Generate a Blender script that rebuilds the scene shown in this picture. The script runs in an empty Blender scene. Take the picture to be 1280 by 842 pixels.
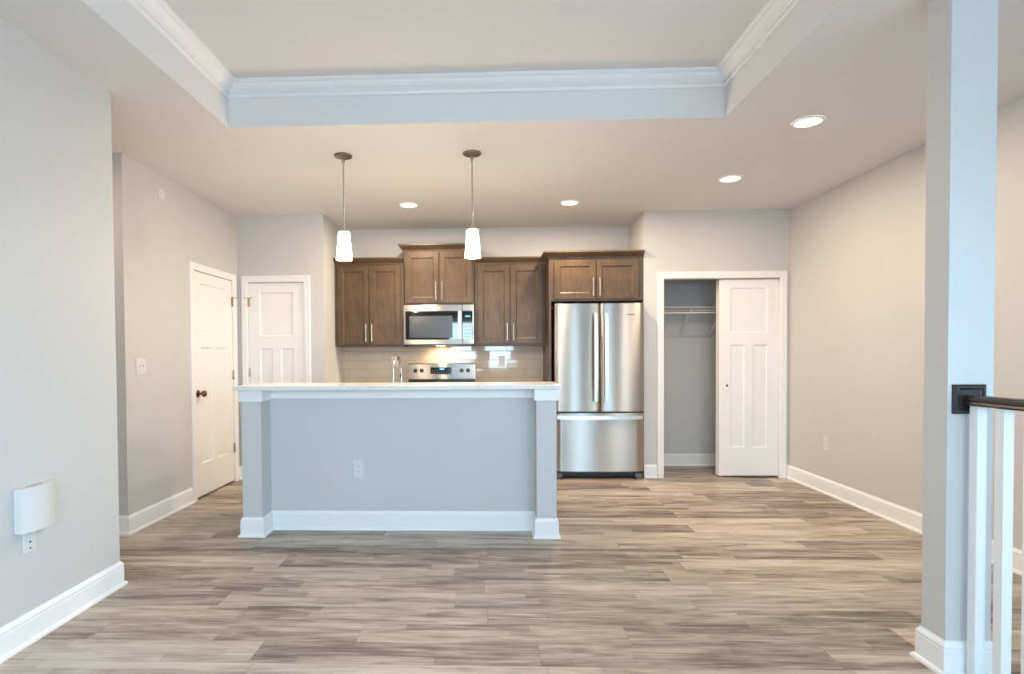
import bpy, bmesh, math, random
from mathutils import Vector, Matrix
from math import pi, sin, cos, radians
random.seed(4)
S = bpy.context.scene
C = bpy.data.collections.new('scene'); S.collection.children.link(C)

# ------------------------------------------------------------------ camera
cd = bpy.data.cameras.new('camera'); cam = bpy.data.objects.new('camera', cd); C.objects.link(cam)
cam.location = (0, 0, 1.2753)
YAW, PITCH, ROLL = -0.0351, -0.0213, -0.0065
cam.rotation_euler = (Matrix.Rotation(-YAW, 3, 'Z') @ Matrix.Rotation(pi/2 + PITCH, 3, 'X') @ Matrix.Rotation(ROLL, 3, 'Z')).to_euler()
cd.sensor_width = 36; cd.lens = 20.25; cd.shift_x = (640 - 586.6)/1280; cd.shift_y = (458.85 - 421)/1280
cd.clip_start = .05; cd.clip_end = 100
S.camera = cam
# ------------------------------------------------------------------ light
S.view_settings.view_transform = 'Standard'; S.view_settings.look = 'None'
S.view_settings.gamma = 1; S.view_settings.use_curve_mapping = False
S.view_settings.exposure = 0.62
DAY = 20.0                      # daylight outside the rear windows
CAN = 10.5                       # each recessed light (W)
PEND = 15                       # each pendant bulb (W)
HOOD = 2.2                     # lamp under the microwave (W)
w = bpy.data.worlds.new('daylight'); S.world = w; w.use_nodes = True
_n = w.node_tree; bg = _n.nodes['Background']; bg.inputs[1].default_value = DAY
_tc = _n.nodes.new('ShaderNodeTexCoord'); _sp = _n.nodes.new('ShaderNodeSeparateXYZ'); _r = _n.nodes.new('ShaderNodeValToRGB')
_mr = _n.nodes.new('ShaderNodeMapRange'); _mr.inputs[1].default_value = -1; _mr.inputs[2].default_value = 1
_n.links.new(_tc.outputs['Generated'], _sp.inputs[0]); _n.links.new(_sp.outputs[2], _mr.inputs[0]); _n.links.new(_mr.outputs[0], _r.inputs[0]); _n.links.new(_r.outputs[0], bg.inputs[0])
_cr = _r.color_ramp; _cr.elements[0].position = 0; _cr.elements[0].color = (.24, .31, .39, 1)      # ground
_cr.elements[1].position = 1; _cr.elements[1].color = (.42, .66, 1, 1)                              # zenith
for _p, _c in ((.485, (.27, .38, .50, 1)), (.505, (.56, .80, 1, 1)), (.65, (.45, .73, 1, 1))): _e = _cr.elements.new(_p); _e.color = _c
S.cycles.max_bounces = 10; S.cycles.diffuse_bounces = 6; S.cycles.glossy_bounces = 4
S.cycles.use_denoising = True
S.cycles.sample_clamp_indirect = 6
WARM = (1, .80, .60)
# rear windows (x0, x1, z0, z1), in the wall behind the camera
YR = -1.7
WINDOWS = [(-1.02, -.33, .93, 2.12), (.0, .68, .93, 2.12), (1.55, 2.05, .06, 2.12)]
SIDE = (-1.45, .05, .75, 2.15)          # y0, y1, z0, z1 of an invented window in the right wall, added for more daylight
L = bpy.data.lights.new('window_portal', 'AREA'); L.shape = 'RECTANGLE'; L.size = SIDE[3]-SIDE[2]; L.size_y = SIDE[1]-SIDE[0]; L.cycles.is_portal = True
o = bpy.data.objects.new('window_portal', L); C.objects.link(o); o.location = (3.043+.08, (SIDE[0]+SIDE[1])/2, (SIDE[2]+SIDE[3])/2); o.rotation_euler = (0, pi/2, 0)
for (x0, x1, z0, z1) in WINDOWS:
    L = bpy.data.lights.new('window_portal', 'AREA'); L.shape = 'RECTANGLE'; L.size = x1-x0; L.size_y = z1-z0
    L.cycles.is_portal = True
    o = bpy.data.objects.new('window_portal', L); C.objects.link(o)
    o.location = ((x0+x1)/2, YR-.05, (z0+z1)/2); o.rotation_euler = (pi/2, 0, 0)   # aims +Y

# ------------------------------------------------------------------ materials
def mat(name, col, rough=.5, metal=0, **kw):
    m = bpy.data.materials.new(name); m.use_nodes = True
    b = m.node_tree.nodes['Principled BSDF']
    b.inputs['Base Color'].default_value = (*col, 1); b.inputs['Roughness'].default_value = rough; b.inputs['Metallic'].default_value = metal
    for k, v in kw.items(): b.inputs[k.replace('_', ' ')].default_value = v
    return m
def noisy(m, scale, amt, stretch=(1, 1, 1), bump=0, detail=4):
    nt = m.node_tree; b = nt.nodes['Principled BSDF']; c = b.inputs['Base Color'].default_value[:]
    tc = nt.nodes.new('ShaderNodeTexCoord'); mp = nt.nodes.new('ShaderNodeMapping'); mp.inputs['Scale'].default_value = stretch
    n = nt.nodes.new('ShaderNodeTexNoise'); n.inputs['Scale'].default_value = scale; n.inputs['Detail'].default_value = detail
    nt.links.new(tc.outputs['Object'], mp.inputs[0]); nt.links.new(mp.outputs[0], n.inputs['Vector'])
    r = nt.nodes.new('ShaderNodeValToRGB'); r.color_ramp.elements[0].position = .3; r.color_ramp.elements[1].position = .7
    r.color_ramp.elements[0].color = tuple(x*(1-amt) for x in c[:3]) + (1,); r.color_ramp.elements[1].color = tuple(min(1, x*(1+amt)) for x in c[:3]) + (1,)
    nt.links.new(n.outputs['Fac'], r.inputs[0]); nt.links.new(r.outputs[0], b.inputs['Base Color'])
    if bump:
        bp = nt.nodes.new('ShaderNodeBump'); bp.inputs['Strength'].default_value = bump; bp.inputs['Distance'].default_value = .002
        nt.links.new(n.outputs['Fac'], bp.inputs['Height']); nt.links.new(bp.outputs[0], b.inputs['Normal'])
    return m
WALL = noisy(mat('wall_paint', (.590, .580, .556), .6), 90, .015, bump=.05)
CEIL = noisy(mat('ceiling_paint', (.74, .72, .695), .8), 60, .01, bump=.04)
TRIM = mat('trim_white', (.86, .85, .83), .35)
DOOR = mat('door_white', (.86, .84, .81), .38)
PLASTIC = mat('white_plastic', (.70, .69, .67), .38)
SLOT = mat('slot_dark', (.10, .09, .085), .5)
BLACK = mat('black_plastic', (.012, .012, .014), .25)
BLACKG = mat('black_glass', (.010, .010, .012), .04)
NICKEL = mat('brushed_nickel', (.52, .47, .40), .28, 1)
PULL = mat('satin_pull', (.74, .69, .62), .30, 1)
AGED = mat('aged_nickel', (.30, .255, .20), .30, 1)
BRONZE = mat('antique_bronze', (.20, .13, .075), .25, 1)
BRASS = mat('hinge_brass', (.50, .33, .19), .35, 1)
ESPRESSO = noisy(mat('dark_stained_wood', (.030, .022, .020), .30), 12, .3, (8, 1, 8))
CHROMEB = mat('bright_steel', (.80, .77, .73), .30, 1)
GREYPL = mat('grey_plastic', (.10, .11, .13), .45)
QUARTZ = noisy(mat('white_quartz', (.76, .73, .69), .16), 45, .05)
def steel(name, col, rough, axis=(0, 0, 1)):
    m = mat(name, col, rough, 1); nt = m.node_tree; b = nt.nodes['Principled BSDF']
    b.inputs['Anisotropic'].default_value = 1.0
    tg = nt.nodes.new('ShaderNodeCombineXYZ'); tg.inputs[2].default_value = 1
    nt.links.new(tg.outputs[0], b.inputs['Tangent'])
    tc = nt.nodes.new('ShaderNodeTexCoord'); mp = nt.nodes.new('ShaderNodeMapping'); mp.inputs['Scale'].default_value = (2, 2, 500)
    n = nt.nodes.new('ShaderNodeTexNoise'); n.inputs['Scale'].default_value = 3; n.inputs['Detail'].default_value = 3
    nt.links.new(tc.outputs['Object'], mp.inputs[0]); nt.links.new(mp.outputs[0], n.inputs['Vector'])
    bp = nt.nodes.new('ShaderNodeBump'); bp.inputs['Strength'].default_value = .05; bp.inputs['Distance'].default_value = .001
    nt.links.new(n.outputs['Fac'], bp.inputs['Height']); nt.links.new(bp.outputs[0], b.inputs['Normal'])
    return m
STEEL = steel('stainless_steel', (.44, .41, .37), .33)
def wood_mat():
    m = mat('stained_maple', (.2, .1, .05), .40); nt = m.node_tree; b = nt.nodes['Principled BSDF']; N = nt.nodes.new; K = nt.links.new
    tc = N('ShaderNodeTexCoord')
    mp = N('ShaderNodeMapping'); mp.inputs['Scale'].default_value = (14, 14, 1.6); K(tc.outputs['Object'], mp.inputs[0])
    n1 = N('ShaderNodeTexNoise'); n1.inputs['Scale'].default_value = 4; n1.inputs['Detail'].default_value = 6; n1.inputs['Distortion'].default_value = .4; K(mp.outputs[0], n1.inputs['Vector'])
    n2 = N('ShaderNodeTexNoise'); n2.inputs['Scale'].default_value = 7; n2.inputs['Detail'].default_value = 3; K(tc.outputs['Object'], n2.inputs['Vector'])
    mx = N('ShaderNodeMath'); mx.operation = 'ADD'; K(n1.outputs['Fac'], mx.inputs[0]); K(n2.outputs['Fac'], mx.inputs[1])
    r = N('ShaderNodeValToRGB'); r.color_ramp.elements[0].position = .35*2; r.color_ramp.elements[1].position = .64*2 if .64*2 < 1 else 1
    mh = N('ShaderNodeMath'); mh.operation = 'MULTIPLY'; mh.inputs[1].default_value = .5; K(mx.outputs[0], mh.inputs[0])
    r.color_ramp.elements[0].position = .36; r.color_ramp.elements[1].position = .64
    r.color_ramp.elements[0].color = (.066, .037, .017, 1); r.color_ramp.elements[1].color = (.118, .070, .033, 1)
    K(mh.outputs[0], r.inputs[0]); K(r.outputs[0], b.inputs['Base Color'])
    return m
WOOD = wood_mat()
WOODIN = mat('cabinet_edge_dark', (.03, .017, .010), .5)
def floor_mat():
    m = mat('vinyl_planks', (.4, .33, .26), .38); nt = m.node_tree; b = nt.nodes['Principled BSDF']; K = nt.links.new
    def N(t, **k):
        n = nt.nodes.new(t)
        for a, v in k.items(): setattr(n, a, v)
        return n
    def M(op, a, bb=None):
        n = N('ShaderNodeMath', operation=op)
        for i, v in enumerate((a, bb)):
            if v is None: continue
            if isinstance(v, (int, float)): n.inputs[i].default_value = v
            else: K(v, n.inputs[i])
        return n.outputs[0]
    tc = N('ShaderNodeTexCoord'); sp = N('ShaderNodeSeparateXYZ'); K(tc.outputs['Object'], sp.inputs[0])
    x, y = sp.outputs[0], sp.outputs[1]
    W, Lp = .18, 1.22
    yr = M('DIVIDE', y, W); row = M('FLOOR', yr); fy = M('SUBTRACT', yr, row)
    wn = N('ShaderNodeTexWhiteNoise', noise_dimensions='1D'); K(row, wn.inputs['W'])
    xr = M('ADD', M('DIVIDE', x, Lp), M('MULTIPLY', wn.outputs['Value'], 7.3)); col = M('FLOOR', xr); fx = M('SUBTRACT', xr, col)
    cb = N('ShaderNodeCombineXYZ'); K(row, cb.inputs[0]); K(col, cb.inputs[1])
    pn = N('ShaderNodeTexWhiteNoise', noise_dimensions='2D'); K(cb.outputs[0], pn.inputs['Vector'])
    ps = N('ShaderNodeSeparateColor'); K(pn.outputs['Color'], ps.inputs[0])
    # two or three printed staves inside a plank, of different tone
    sr = M('FLOOR', M('MULTIPLY', fy, 3.0)); sv = N('ShaderNodeCombineXYZ'); K(M('ADD', M('MULTIPLY', row, 3), sr), sv.inputs[0])
    sofs = N('ShaderNodeTexWhiteNoise', noise_dimensions='1D'); K(M('ADD', M('MULTIPLY', row, 3), sr), sofs.inputs['W'])
    scol = M('FLOOR', M('ADD', M('MULTIPLY', xr, 2.1), M('MULTIPLY', sofs.outputs['Value'], 5))); K(scol, sv.inputs[1]); K(col, sv.inputs[2])
    sn = N('ShaderNodeTexWhiteNoise', noise_dimensions='3D'); K(sv.outputs[0], sn.inputs['Vector'])
    # streaks, shifted per plank
    vx = N('ShaderNodeCombineXYZ'); K(M('ADD', x, M('MULTIPLY', ps.outputs[0], 40)), vx.inputs[0]); K(M('ADD', y, M('MULTIPLY', ps.outputs[1], 9)), vx.inputs[1])
    def noise(sx, sy, sc, det, dist=0):
        mp = N('ShaderNodeMapping'); mp.inputs['Scale'].default_value = (sx, sy, 1); K(vx.outputs[0], mp.inputs[0])
        n = N('ShaderNodeTexNoise'); n.inputs['Scale'].default_value = sc; n.inputs['Detail'].default_value = det; n.inputs['Distortion'].default_value = dist
        K(mp.outputs[0], n.inputs['Vector']); return n.outputs['Fac']
    a1 = noise(.9, 7, 2.0, 5, 1.2); a2 = noise(2.2, 38, 2.4, 8, .6); a3 = noise(2.2, 9, 2.0, 4)
    t = M('ADD', M('MULTIPLY', a1, .60), M('MULTIPLY', a2, .44))
    t = M('ADD', t, M('MULTIPLY', M('SUBTRACT', ps.outputs[2], .5), .20))
    t = M('ADD', t, M('MULTIPLY', M('SUBTRACT', sn.outputs['Value'], .5), .13))
    r = N('ShaderNodeValToRGB'); cr = r.color_ramp
    cols = [(.29, (.115, .082, .060)), (.40, (.225, .172, .130)), (.50, (.365, .295, .230)), (.60, (.475, .395, .312)), (.73, (.60, .52, .43))]
    cr.elements[0].position = cols[0][0]; cr.elements[0].color = (*cols[0][1], 1)
    cr.elements[1].position = cols[-1][0]; cr.elements[1].color = (*cols[-1][1], 1)
    for p, c in cols[1:-1]: e = cr.elements.new(p); e.color = (*c, 1)
    K(t, r.inputs[0])
    # worn pale flecks
    fl = N('ShaderNodeMapRange'); fl.inputs[1].default_value = .66; fl.inputs[2].default_value = .74; K(noise(5, 22, 2.6, 3), fl.inputs[0])
    mx = N('ShaderNodeMix', data_type='RGBA'); K(M('MULTIPLY', fl.outputs[0], .35), mx.inputs[0]); K(r.outputs[0], mx.inputs[6]); mx.inputs[7].default_value = (.62, .56, .49, 1)
    # grey / brown drift per plank
    gm = N('ShaderNodeMix', data_type='RGBA', blend_type='MULTIPLY'); K(M('MULTIPLY', ps.outputs[1], .8), gm.inputs[0]); K(mx.outputs[2], gm.inputs[6]); gm.inputs[7].default_value = (.93, .95, 1.0, 1)
    # seams
    ey = M('MINIMUM', fy, M('SUBTRACT', 1, fy)); ex = M('MULTIPLY', M('MINIMUM', fx, M('SUBTRACT', 1, fx)), Lp/W)
    seam = N('ShaderNodeMapRange'); seam.inputs[1].default_value = 0; seam.inputs[2].default_value = .014; seam.inputs[3].default_value = .62; seam.inputs[4].default_value = 1
    K(M('MINIMUM', ey, ex), seam.inputs[0])
    sm = N('ShaderNodeMix', data_type='RGBA', blend_type='MULTIPLY'); sm.inputs[0].default_value = 1; K(gm.outputs[2], sm.inputs[6])
    cc = N('ShaderNodeCombineColor'); [K(seam.outputs[0], cc.inputs[i]) for i in range(3)]; K(cc.outputs[0], sm.inputs[7])
    K(sm.outputs[2], b.inputs['Base Color'])
    bp = N('ShaderNodeBump'); bp.inputs['Strength'].default_value = .12; bp.inputs['Distance'].default_value = .001; K(a2, bp.inputs['Height']); K(bp.outputs[0], b.inputs['Normal'])
    rr = N('ShaderNodeMapRange'); rr.inputs[3].default_value = .34; rr.inputs[4].default_value = .5; K(a3, rr.inputs[0]); K(rr.outputs[0], b.inputs['Roughness'])
    return m
FLOOR = floor_mat()
def tile_mat():
    # glossy beige 4x16 tiles in half bond; grout recessed, tiles very slightly out of plane
    m = mat('glazed_tile', (.52, .44, .35), .06); nt = m.node_tree; b = nt.nodes['Principled BSDF']; K = nt.links.new; N = nt.nodes.new
    tc = N('ShaderNodeTexCoord'); sp = N('ShaderNodeSeparateXYZ'); K(tc.outputs['Object'], sp.inputs[0])
    def M(op, a, bb=None):
        n = N('ShaderNodeMath'); n.operation = op
        for i, v in enumerate((a, bb)):
            if v is None: continue
            if isinstance(v, (int, float)): n.inputs[i].default_value = v
            else: K(v, n.inputs[i])
        return n.outputs[0]
    x, z = sp.outputs[0], sp.outputs[2]
    zr = M('DIVIDE', z, .1016); row = M('FLOOR', zr); fz = M('SUBTRACT', zr, row)
    par = M('MULTIPLY', M('MODULO', M('ADD', row, 20), 2), .5)
    xr = M('ADD', M('DIVIDE', x, .4064), par); col = M('FLOOR', xr); fx = M('SUBTRACT', xr, col)
    e = M('MINIMUM', M('MINIMUM', fz, M('SUBTRACT', 1, fz)), M('MULTIPLY', M('MINIMUM', fx, M('SUBTRACT', 1, fx)), 4))
    g = N('ShaderNodeMapRange'); g.inputs[1].default_value = .008; g.inputs[2].default_value = .022; K(e, g.inputs[0])
    cv = N('ShaderNodeCombineXYZ'); K(row, cv.inputs[0]); K(col, cv.inputs[1])
    wn = N('ShaderNodeTexWhiteNoise'); wn.noise_dimensions = '2D'; K(cv.outputs[0], wn.inputs['Vector'])
    mx = N('ShaderNodeMix'); mx.data_type = 'RGBA'; K(g.outputs[0], mx.inputs[0]); mx.inputs[6].default_value = (.25, .205, .16, 1); mx.inputs[7].default_value = (.50, .425, .34, 1)
    K(mx.outputs[2], b.inputs['Base Color'])
    rg = N('ShaderNodeMapRange'); rg.inputs[3].default_value = .7; rg.inputs[4].default_value = .05; K(g.outputs[0], rg.inputs[0]); K(rg.outputs[0], b.inputs['Roughness'])
    # tilt every tile by a small random amount
    vs = N('ShaderNodeVectorMath'); vs.operation = 'SUBTRACT'; K(wn.outputs['Color'], vs.inputs[0]); vs.inputs[1].default_value = (.5, .5, .5)
    vm = N('ShaderNodeVectorMath'); vm.operation = 'MULTIPLY'; K(vs.outputs[0], vm.inputs[0]); vm.inputs[1].default_value = (.018, 0, .012)
    ge = N('ShaderNodeNewGeometry'); va = N('ShaderNodeVectorMath'); va.operation = 'ADD'; K(ge.outputs['Normal'], va.inputs[0]); K(vm.outputs[0], va.inputs[1])
    vn = N('ShaderNodeVectorMath'); vn.operation = 'NORMALIZE'; K(va.outputs[0], vn.inputs[0])
    bp = N('ShaderNodeBump'); bp.inputs['Strength'].default_value = .5; bp.inputs['Distance'].default_value = .001; K(g.outputs[0], bp.inputs['Height']); K(vn.outputs[0], bp.inputs['Normal'])
    K(bp.outputs[0], b.inputs['Normal'])
    return m
TILE = tile_mat()
def emit(name, col, st, base=(.9, .9, .9)):
    m = mat(name, base, .4); b = m.node_tree.nodes['Principled BSDF']
    b.inputs['Emission Color'].default_value = (*col, 1); b.inputs['Emission Strength'].default_value = st
    return m
LENS = emit('lit_lens', (1, .90, .74), 9)
SHADE = emit('lit_frosted_glass', (1, .84, .64), 14.0)
LCD = emit('blue_display', (.05, .45, 1), 1.6, (.02, .05, .1))
HOODLENS = emit('hood_lens', (1, .82, .55), 4)

# ------------------------------------------------------------------ mesh helpers
ORG = {}
def box(bm, x0, x1, y0, y1, z0, z1, bev=0, seg=2):
    v = [bm.verts.new((x, y, z)) for z in (z0, z1) for y in (y0, y1) for x in (x0, x1)]
    f = [bm.faces.new([v[i] for i in q]) for q in ((0, 2, 3, 1), (4, 5, 7, 6), (0, 1, 5, 4), (2, 6, 7, 3), (0, 4, 6, 2), (1, 3, 7, 5))]
    if bev:
        es = list({e for q in f for e in q.edges})
        bmesh.ops.bevel(bm, geom=es, offset=bev, segments=seg, profile=.5, affect='EDGES')
def lathe(bm, prof, c=(0, 0, 0), axis='Z', n=32, caps=True):
    """prof: list of (r, h)"""
    def P(r, h, a):
        u, v = r*cos(a), r*sin(a)
        if axis == 'Z': q = (u, v, h)
        elif axis == 'Y': q = (u, h, v)
        else: q = (h, u, v)
        return tuple(q[i]+c[i] for i in range(3))
    rings = []
    for r, h in prof:
        rings.append([bm.verts.new(P(r, h, 2*pi*k/n)) for k in range(n)] if r > 1e-6 else [bm.verts.new(P(0, h, 0))])
    for A, B in zip(rings, rings[1:]):
        for k in range(n):
            a0, a1 = A[k % len(A)], A[(k+1) % len(A)]; b0, b1 = B[k % len(B)], B[(k+1) % len(B)]
            vs = [a0]
            for q in (a1, b1, b0):
                if q not in vs: vs.append(q)
            if len(vs) > 2: bm.faces.new(vs)
    if caps:
        for R in (rings[0], rings[-1]):
            if len(R) > 1: bm.faces.new(R)
def tube(bm, pts, r, n=12, closed=False, caps=True):
    pts = [Vector(p) for p in pts]; rr = r if isinstance(r, (list, tuple)) else [r]*len(pts)
    rings = []; up = None
    for i, p in enumerate(pts):
        a = pts[i-1] if (i > 0 or closed) else pts[0]; b = pts[(i+1) % len(pts)] if (i < len(pts)-1 or closed) else pts[-1]
        t = (b-a).normalized()
        if up is None: up = t.orthogonal().normalized()
        up = (up - t*up.dot(t)).normalized(); s = t.cross(up)
        rings.append([bm.verts.new(p + (up*cos(2*pi*k/n)+s*sin(2*pi*k/n))*rr[i]) for k in range(n)])
    m = len(rings)
    for i in range(m if closed else m-1):
        A, B = rings[i], rings[(i+1) % m]
        for k in range(n): bm.faces.new((A[k], A[(k+1) % n], B[(k+1) % n], B[k]))
    if caps and not closed: bm.faces.new(rings[0]); bm.faces.new(rings[-1])
def prism(bm, poly, z0, z1, f=lambda x, y, z: (x, y, z)):
    """poly: outline in a plane, extruded from z0 to z1; f maps to space"""
    a = [bm.verts.new(f(x, y, z0)) for x, y in poly]; b = [bm.verts.new(f(x, y, z1)) for x, y in poly]
    n = len(poly)
    for i in range(n): bm.faces.new((a[i], a[(i+1) % n], b[(i+1) % n], b[i]))
    bm.faces.new(a); bm.faces.new(b)
def sweep(bm, path, prof, closed=False, f=lambda a, b, h: (a, b, h)):
    """prof (d,h) closed outline; d along the left normal of the path, mitred corners"""
    n = len(path); P = [Vector(p) for p in path]; rings = []
    for i in range(n):
        d0 = (P[i]-P[i-1]).normalized() if (i > 0 or closed) else None
        d1 = (P[(i+1) % n]-P[i]).normalized() if (i < n-1 or closed) else None
        if d0 is None: d0 = d1
        if d1 is None: d1 = d0
        n0, n1 = Vector((-d0.y, d0.x)), Vector((-d1.y, d1.x))
        mt = (n0+n1); mt = mt/mt.dot(n0)
        rings.append([bm.verts.new(f(P[i].x+mt.x*d, P[i].y+mt.y*d, h)) for d, h in prof])
    k = len(prof)
    for i in range(n if closed else n-1):
        A, B = rings[i], rings[(i+1) % n]
        for j in range(k): bm.faces.new((A[j], A[(j+1) % k], B[(j+1) % k], B[j]))
    if not closed: bm.faces.new(rings[0]); bm.faces.new(rings[-1])
def build(name, bm, m, parent=None, smooth=False, kind=None, label=None, cat=None, group=None):
    bmesh.ops.recalc_face_normals(bm, faces=bm.faces)
    if parent is None:
        xs = [v.co for v in bm.verts]
        org = Vector(((min(v.x for v in xs)+max(v.x for v in xs))/2, (min(v.y for v in xs)+max(v.y for v in xs))/2, min(v.z for v in xs)))
        if kind == 'structure': org = Vector((0, 0, 0))
    else: org = ORG[parent.name]
    bmesh.ops.translate(bm, verts=bm.verts, vec=-org)
    me = bpy.data.meshes.new(name); bm.to_mesh(me); bm.free(); me.materials.append(m)
    if smooth:
        me.shade_smooth()
        me.set_sharp_from_angle(angle=radians(38))
    o = bpy.data.objects.new(name, me); C.objects.link(o)
    if parent is None: o.location = org
    else: o.parent = parent
    ORG[o.name] = org
    if kind: o['kind'] = kind
    if label: o['label'] = label
    if cat: o['category'] = cat
    if group: o['group'] = group
    return o
def thing(name, label, cat, loc, group=None, kind=None):
    o = bpy.data.objects.new(name, None); C.objects.link(o); o.location = loc; o.empty_display_size = .1
    o['label'] = label; o['category'] = cat
    if group: o['group'] = group
    if kind: o['kind'] = kind
    ORG[o.name] = Vector(loc); return o
def part(name, m, parent, fn, smooth=False, **k):
    bm = bmesh.new(); fn(bm); return build(name, bm, m, parent, smooth, **k)
def struct(name, m, fn, smooth=False, label=None):
    bm = bmesh.new(); fn(bm); return build(name, bm, m, None, smooth, kind='structure', label=label)
def boxes(*L, bev=0):
    def fn(bm):
        for b in L: box(bm, *b, bev=bev)
    return fn

# ------------------------------------------------------------------ room
XL, YLN = -2.073, 3.129      # near left wall and its end
XB, YB = -2.606, 4.037       # hallway wall with first door
YP, XP = 5.902, -1.70        # pantry wall
YK, XK = 6.6245, 1.582       # kitchen wall, fridge jog
YC, XR = 5.968, 3.043        # closet wall, right wall
HC, HT = 2.729, 2.995        # ceiling, tray
T = .12
TX0, TX1, TY1, TY0 = -1.65, 1.46, 3.634, -1.1
struct('floor', FLOOR, boxes((-3.7, XR+T, 2.335, 6.75, -.1, 0), (-3.7, 1.885, YR-T, 2.335, -.1, 0), (1.90, XR, YR, 2.335, -1.6, -1.5)))
struct('ceiling', CEIL, lambda bm: [box(bm, *b) for b in (
    (-3.8, TX0, YR-T, 6.75, HC, HC+.1), (TX1, XR+T, YR-T, 6.75, HC, HC+.1), (TX0, TX1, TY1, 6.75, HC, HC+.1), (TX0, TX1, YR-T, TY0, HC, HC+.1),
    (TX0-.1, TX0, TY0-.1, TY1+.1, HC+.1, HT), (TX1, TX1+.1, TY0-.1, TY1+.1, HC+.1, HT), (TX0, TX1, TY1, TY1+.1, HC+.1, HT), (TX0, TX1, TY0-.1, TY0, HC+.1, HT),
    (TX0-.1, TX1+.1, TY0-.1, TY1+.1, HT, HT+.1))])
struct('wall_left', WALL, boxes((XL-T, XL, YR, YLN, 0, HC)))
struct('wall_hallway', WALL, boxes((-3.7, XB-T, YB, YB+T, 0, HC), (XB-T, XB, YB, 4.985, 0, HC), (XB-T, XB, 5.785, YP, 0, HC), (XB-T, XB, 4.985, 5.785, 2.055, HC),
                                   (-3.8, -3.7, 2.3, YK+T, 0, HC), (-3.7, XL-T, 2.3, 2.4, 0, HC)))
struct('wall_pantry', WALL, boxes((XB-T, -2.507, YP, YP+T, 0, HC), (-1.903, XP, YP, YP+T, 0, HC), (-2.507, -1.903, YP, YP+T, 2.05, HC), (XP-T, XP, YP+T, YK, 0, HC)))
struct('wall_kitchen', WALL, boxes((-3.7, XK+T, YK, YK+T, 0, HC)))
struct('wall_closet', WALL, boxes((XK, XK+T, YC+T, YK, 0, HC), (XK, 1.775, YC, YC+T, 0, HC), (2.96, XR, YC, YC+T, 0, HC), (1.775, 2.96, YC, YC+T, 2.05, HC), (XK+T, XR, YK, YK+T, 0, HC)))
struct('wall_right', WALL, boxes((XR, XR+T, YR, SIDE[0], -1.5, HC), (XR, XR+T, SIDE[1], 6.75, -1.5, HC), (XR, XR+T, SIDE[0], SIDE[1], -1.5, SIDE[2]), (XR, XR+T, SIDE[0], SIDE[1], SIDE[3], HC)))
def added_side_window(bm):  # invented window, put in to bring daylight from the side
    y0, y1, z0, z1 = SIDE
    for a, b in ((y0, y0+.05), (y1-.05, y1), ((y0+y1)/2-.04, (y0+y1)/2+.04)): box(bm, XR+.04, XR+.09, a, b, z0, z1)
    for a, b in ((z0, z0+.05), (z1-.05, z1), ((z0+z1)/2-.03, (z0+z1)/2+.03)): box(bm, XR+.045, XR+.085, y0+.05, y1-.05, a, b)
    for q in ((y0-.07, y0, z0-.07, z1+.07), (y1, y1+.07, z0-.07, z1+.07), (y0, y1, z1, z1+.07), (y0, y1, z0-.07, z0)): box(bm, XR-.016, XR-.001, *q)
struct('window_4', TRIM, added_side_window, label='unseen white framed window added in the right wall for more daylight')
def rear(bm):
    xs = [-3.8] + [v for q in WINDOWS for v in q[:2]] + [XR+T]
    box(bm, -3.8, XR+T, YR-T, YR, WINDOWS[0][3], HC)
    for i in range(0, len(xs), 2): box(bm, xs[i], xs[i+1], YR-T, YR, -1.5, WINDOWS[0][3])
    for x0, x1, z0, z1 in WINDOWS: box(bm, x0, x1, YR-T, YR, -1.5, z0)
struct('wall_rear', WALL, rear)
for i, (x0, x1, z0, z1) in enumerate(WINDOWS):
    def wf(bm):
        for b in ((x0, x0+.05, z0, z1), (x1-.05, x1, z0, z1), (x0+.05, x1-.05, z0, z0+.05), (x0+.05, x1-.05, z1-.05, z1), (x0+.05, x1-.05, (z0+z1)/2-.03, (z0+z1)/2+.03)):
            box(bm, b[0], b[1], YR-.09, YR-.04, b[2], b[3])
        f = lambda a, b, h: (a, YR+h, b)
        box(bm, x0-.07, x0, YR, YR+.015, z0-.07, z1+.07); box(bm, x1, x1+.07, YR, YR+.015, z0-.07, z1+.07)
        box(bm, x0, x1, YR, YR+.015, z1, z1+.07); box(bm, x0, x1, YR, YR+.03, z0-.07, z0)
    struct('window_%d' % (i+1), TRIM, wf, label='tall white framed window in the wall behind the camera')
# column: end of a short wall by the stairs
CX0, CX1, CY0, CY1 = 1.791, 1.966, 2.315, 2.441
struct('wall_column', WALL, boxes((CX0, CX1, CY0, CY1, 0, HC), bev=.002))

# baseboards
BASE = [(0, 0), (.027, 0), (.027, .006), (.024, .014), (.018, .019), (.014, .020), (.014, .100), (.0125, .104), (.0125, .108), (.014, .111), (.013, .118), (.008, .127), (.004, .132), (.003, .137), (0, .137)]
def baseboard(name, path, closed=False, parent=None):
    bm = bmesh.new(); sweep(bm, path, BASE, closed)
    if parent: return build(name, bm, TRIM, parent)
    return build(name, bm, TRIM, None, kind='structure')
baseboard('baseboard_left', [(XL-T, YLN), (XL, YLN), (XL, YR)])
baseboard('baseboard_hallway', [(XB, 4.925), (XB, YB), (-3.7, YB)])
baseboard('baseboard_corner', [(-2.572, YP), (XB, YP), (XB, 5.845)])
baseboard('baseboard_pantry', [(XP, 5.98), (XP, YP), (-1.838, YP)])
baseboard('baseboard_fridge_side', [(1.713, YC), (XK, YC)])
baseboard('baseboard_right', [(XR, 2.33), (XR, YC), (3.022, YC)])
baseboard('baseboard_closet', [(XR, YC+T), (XR, YK), (XK+T, YK), (XK+T, YC+T)])
baseboard('baseboard_column', [(CX0, CY0), (CX0, CY1), (CX1, CY1), (CX1, CY0)], True)

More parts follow.
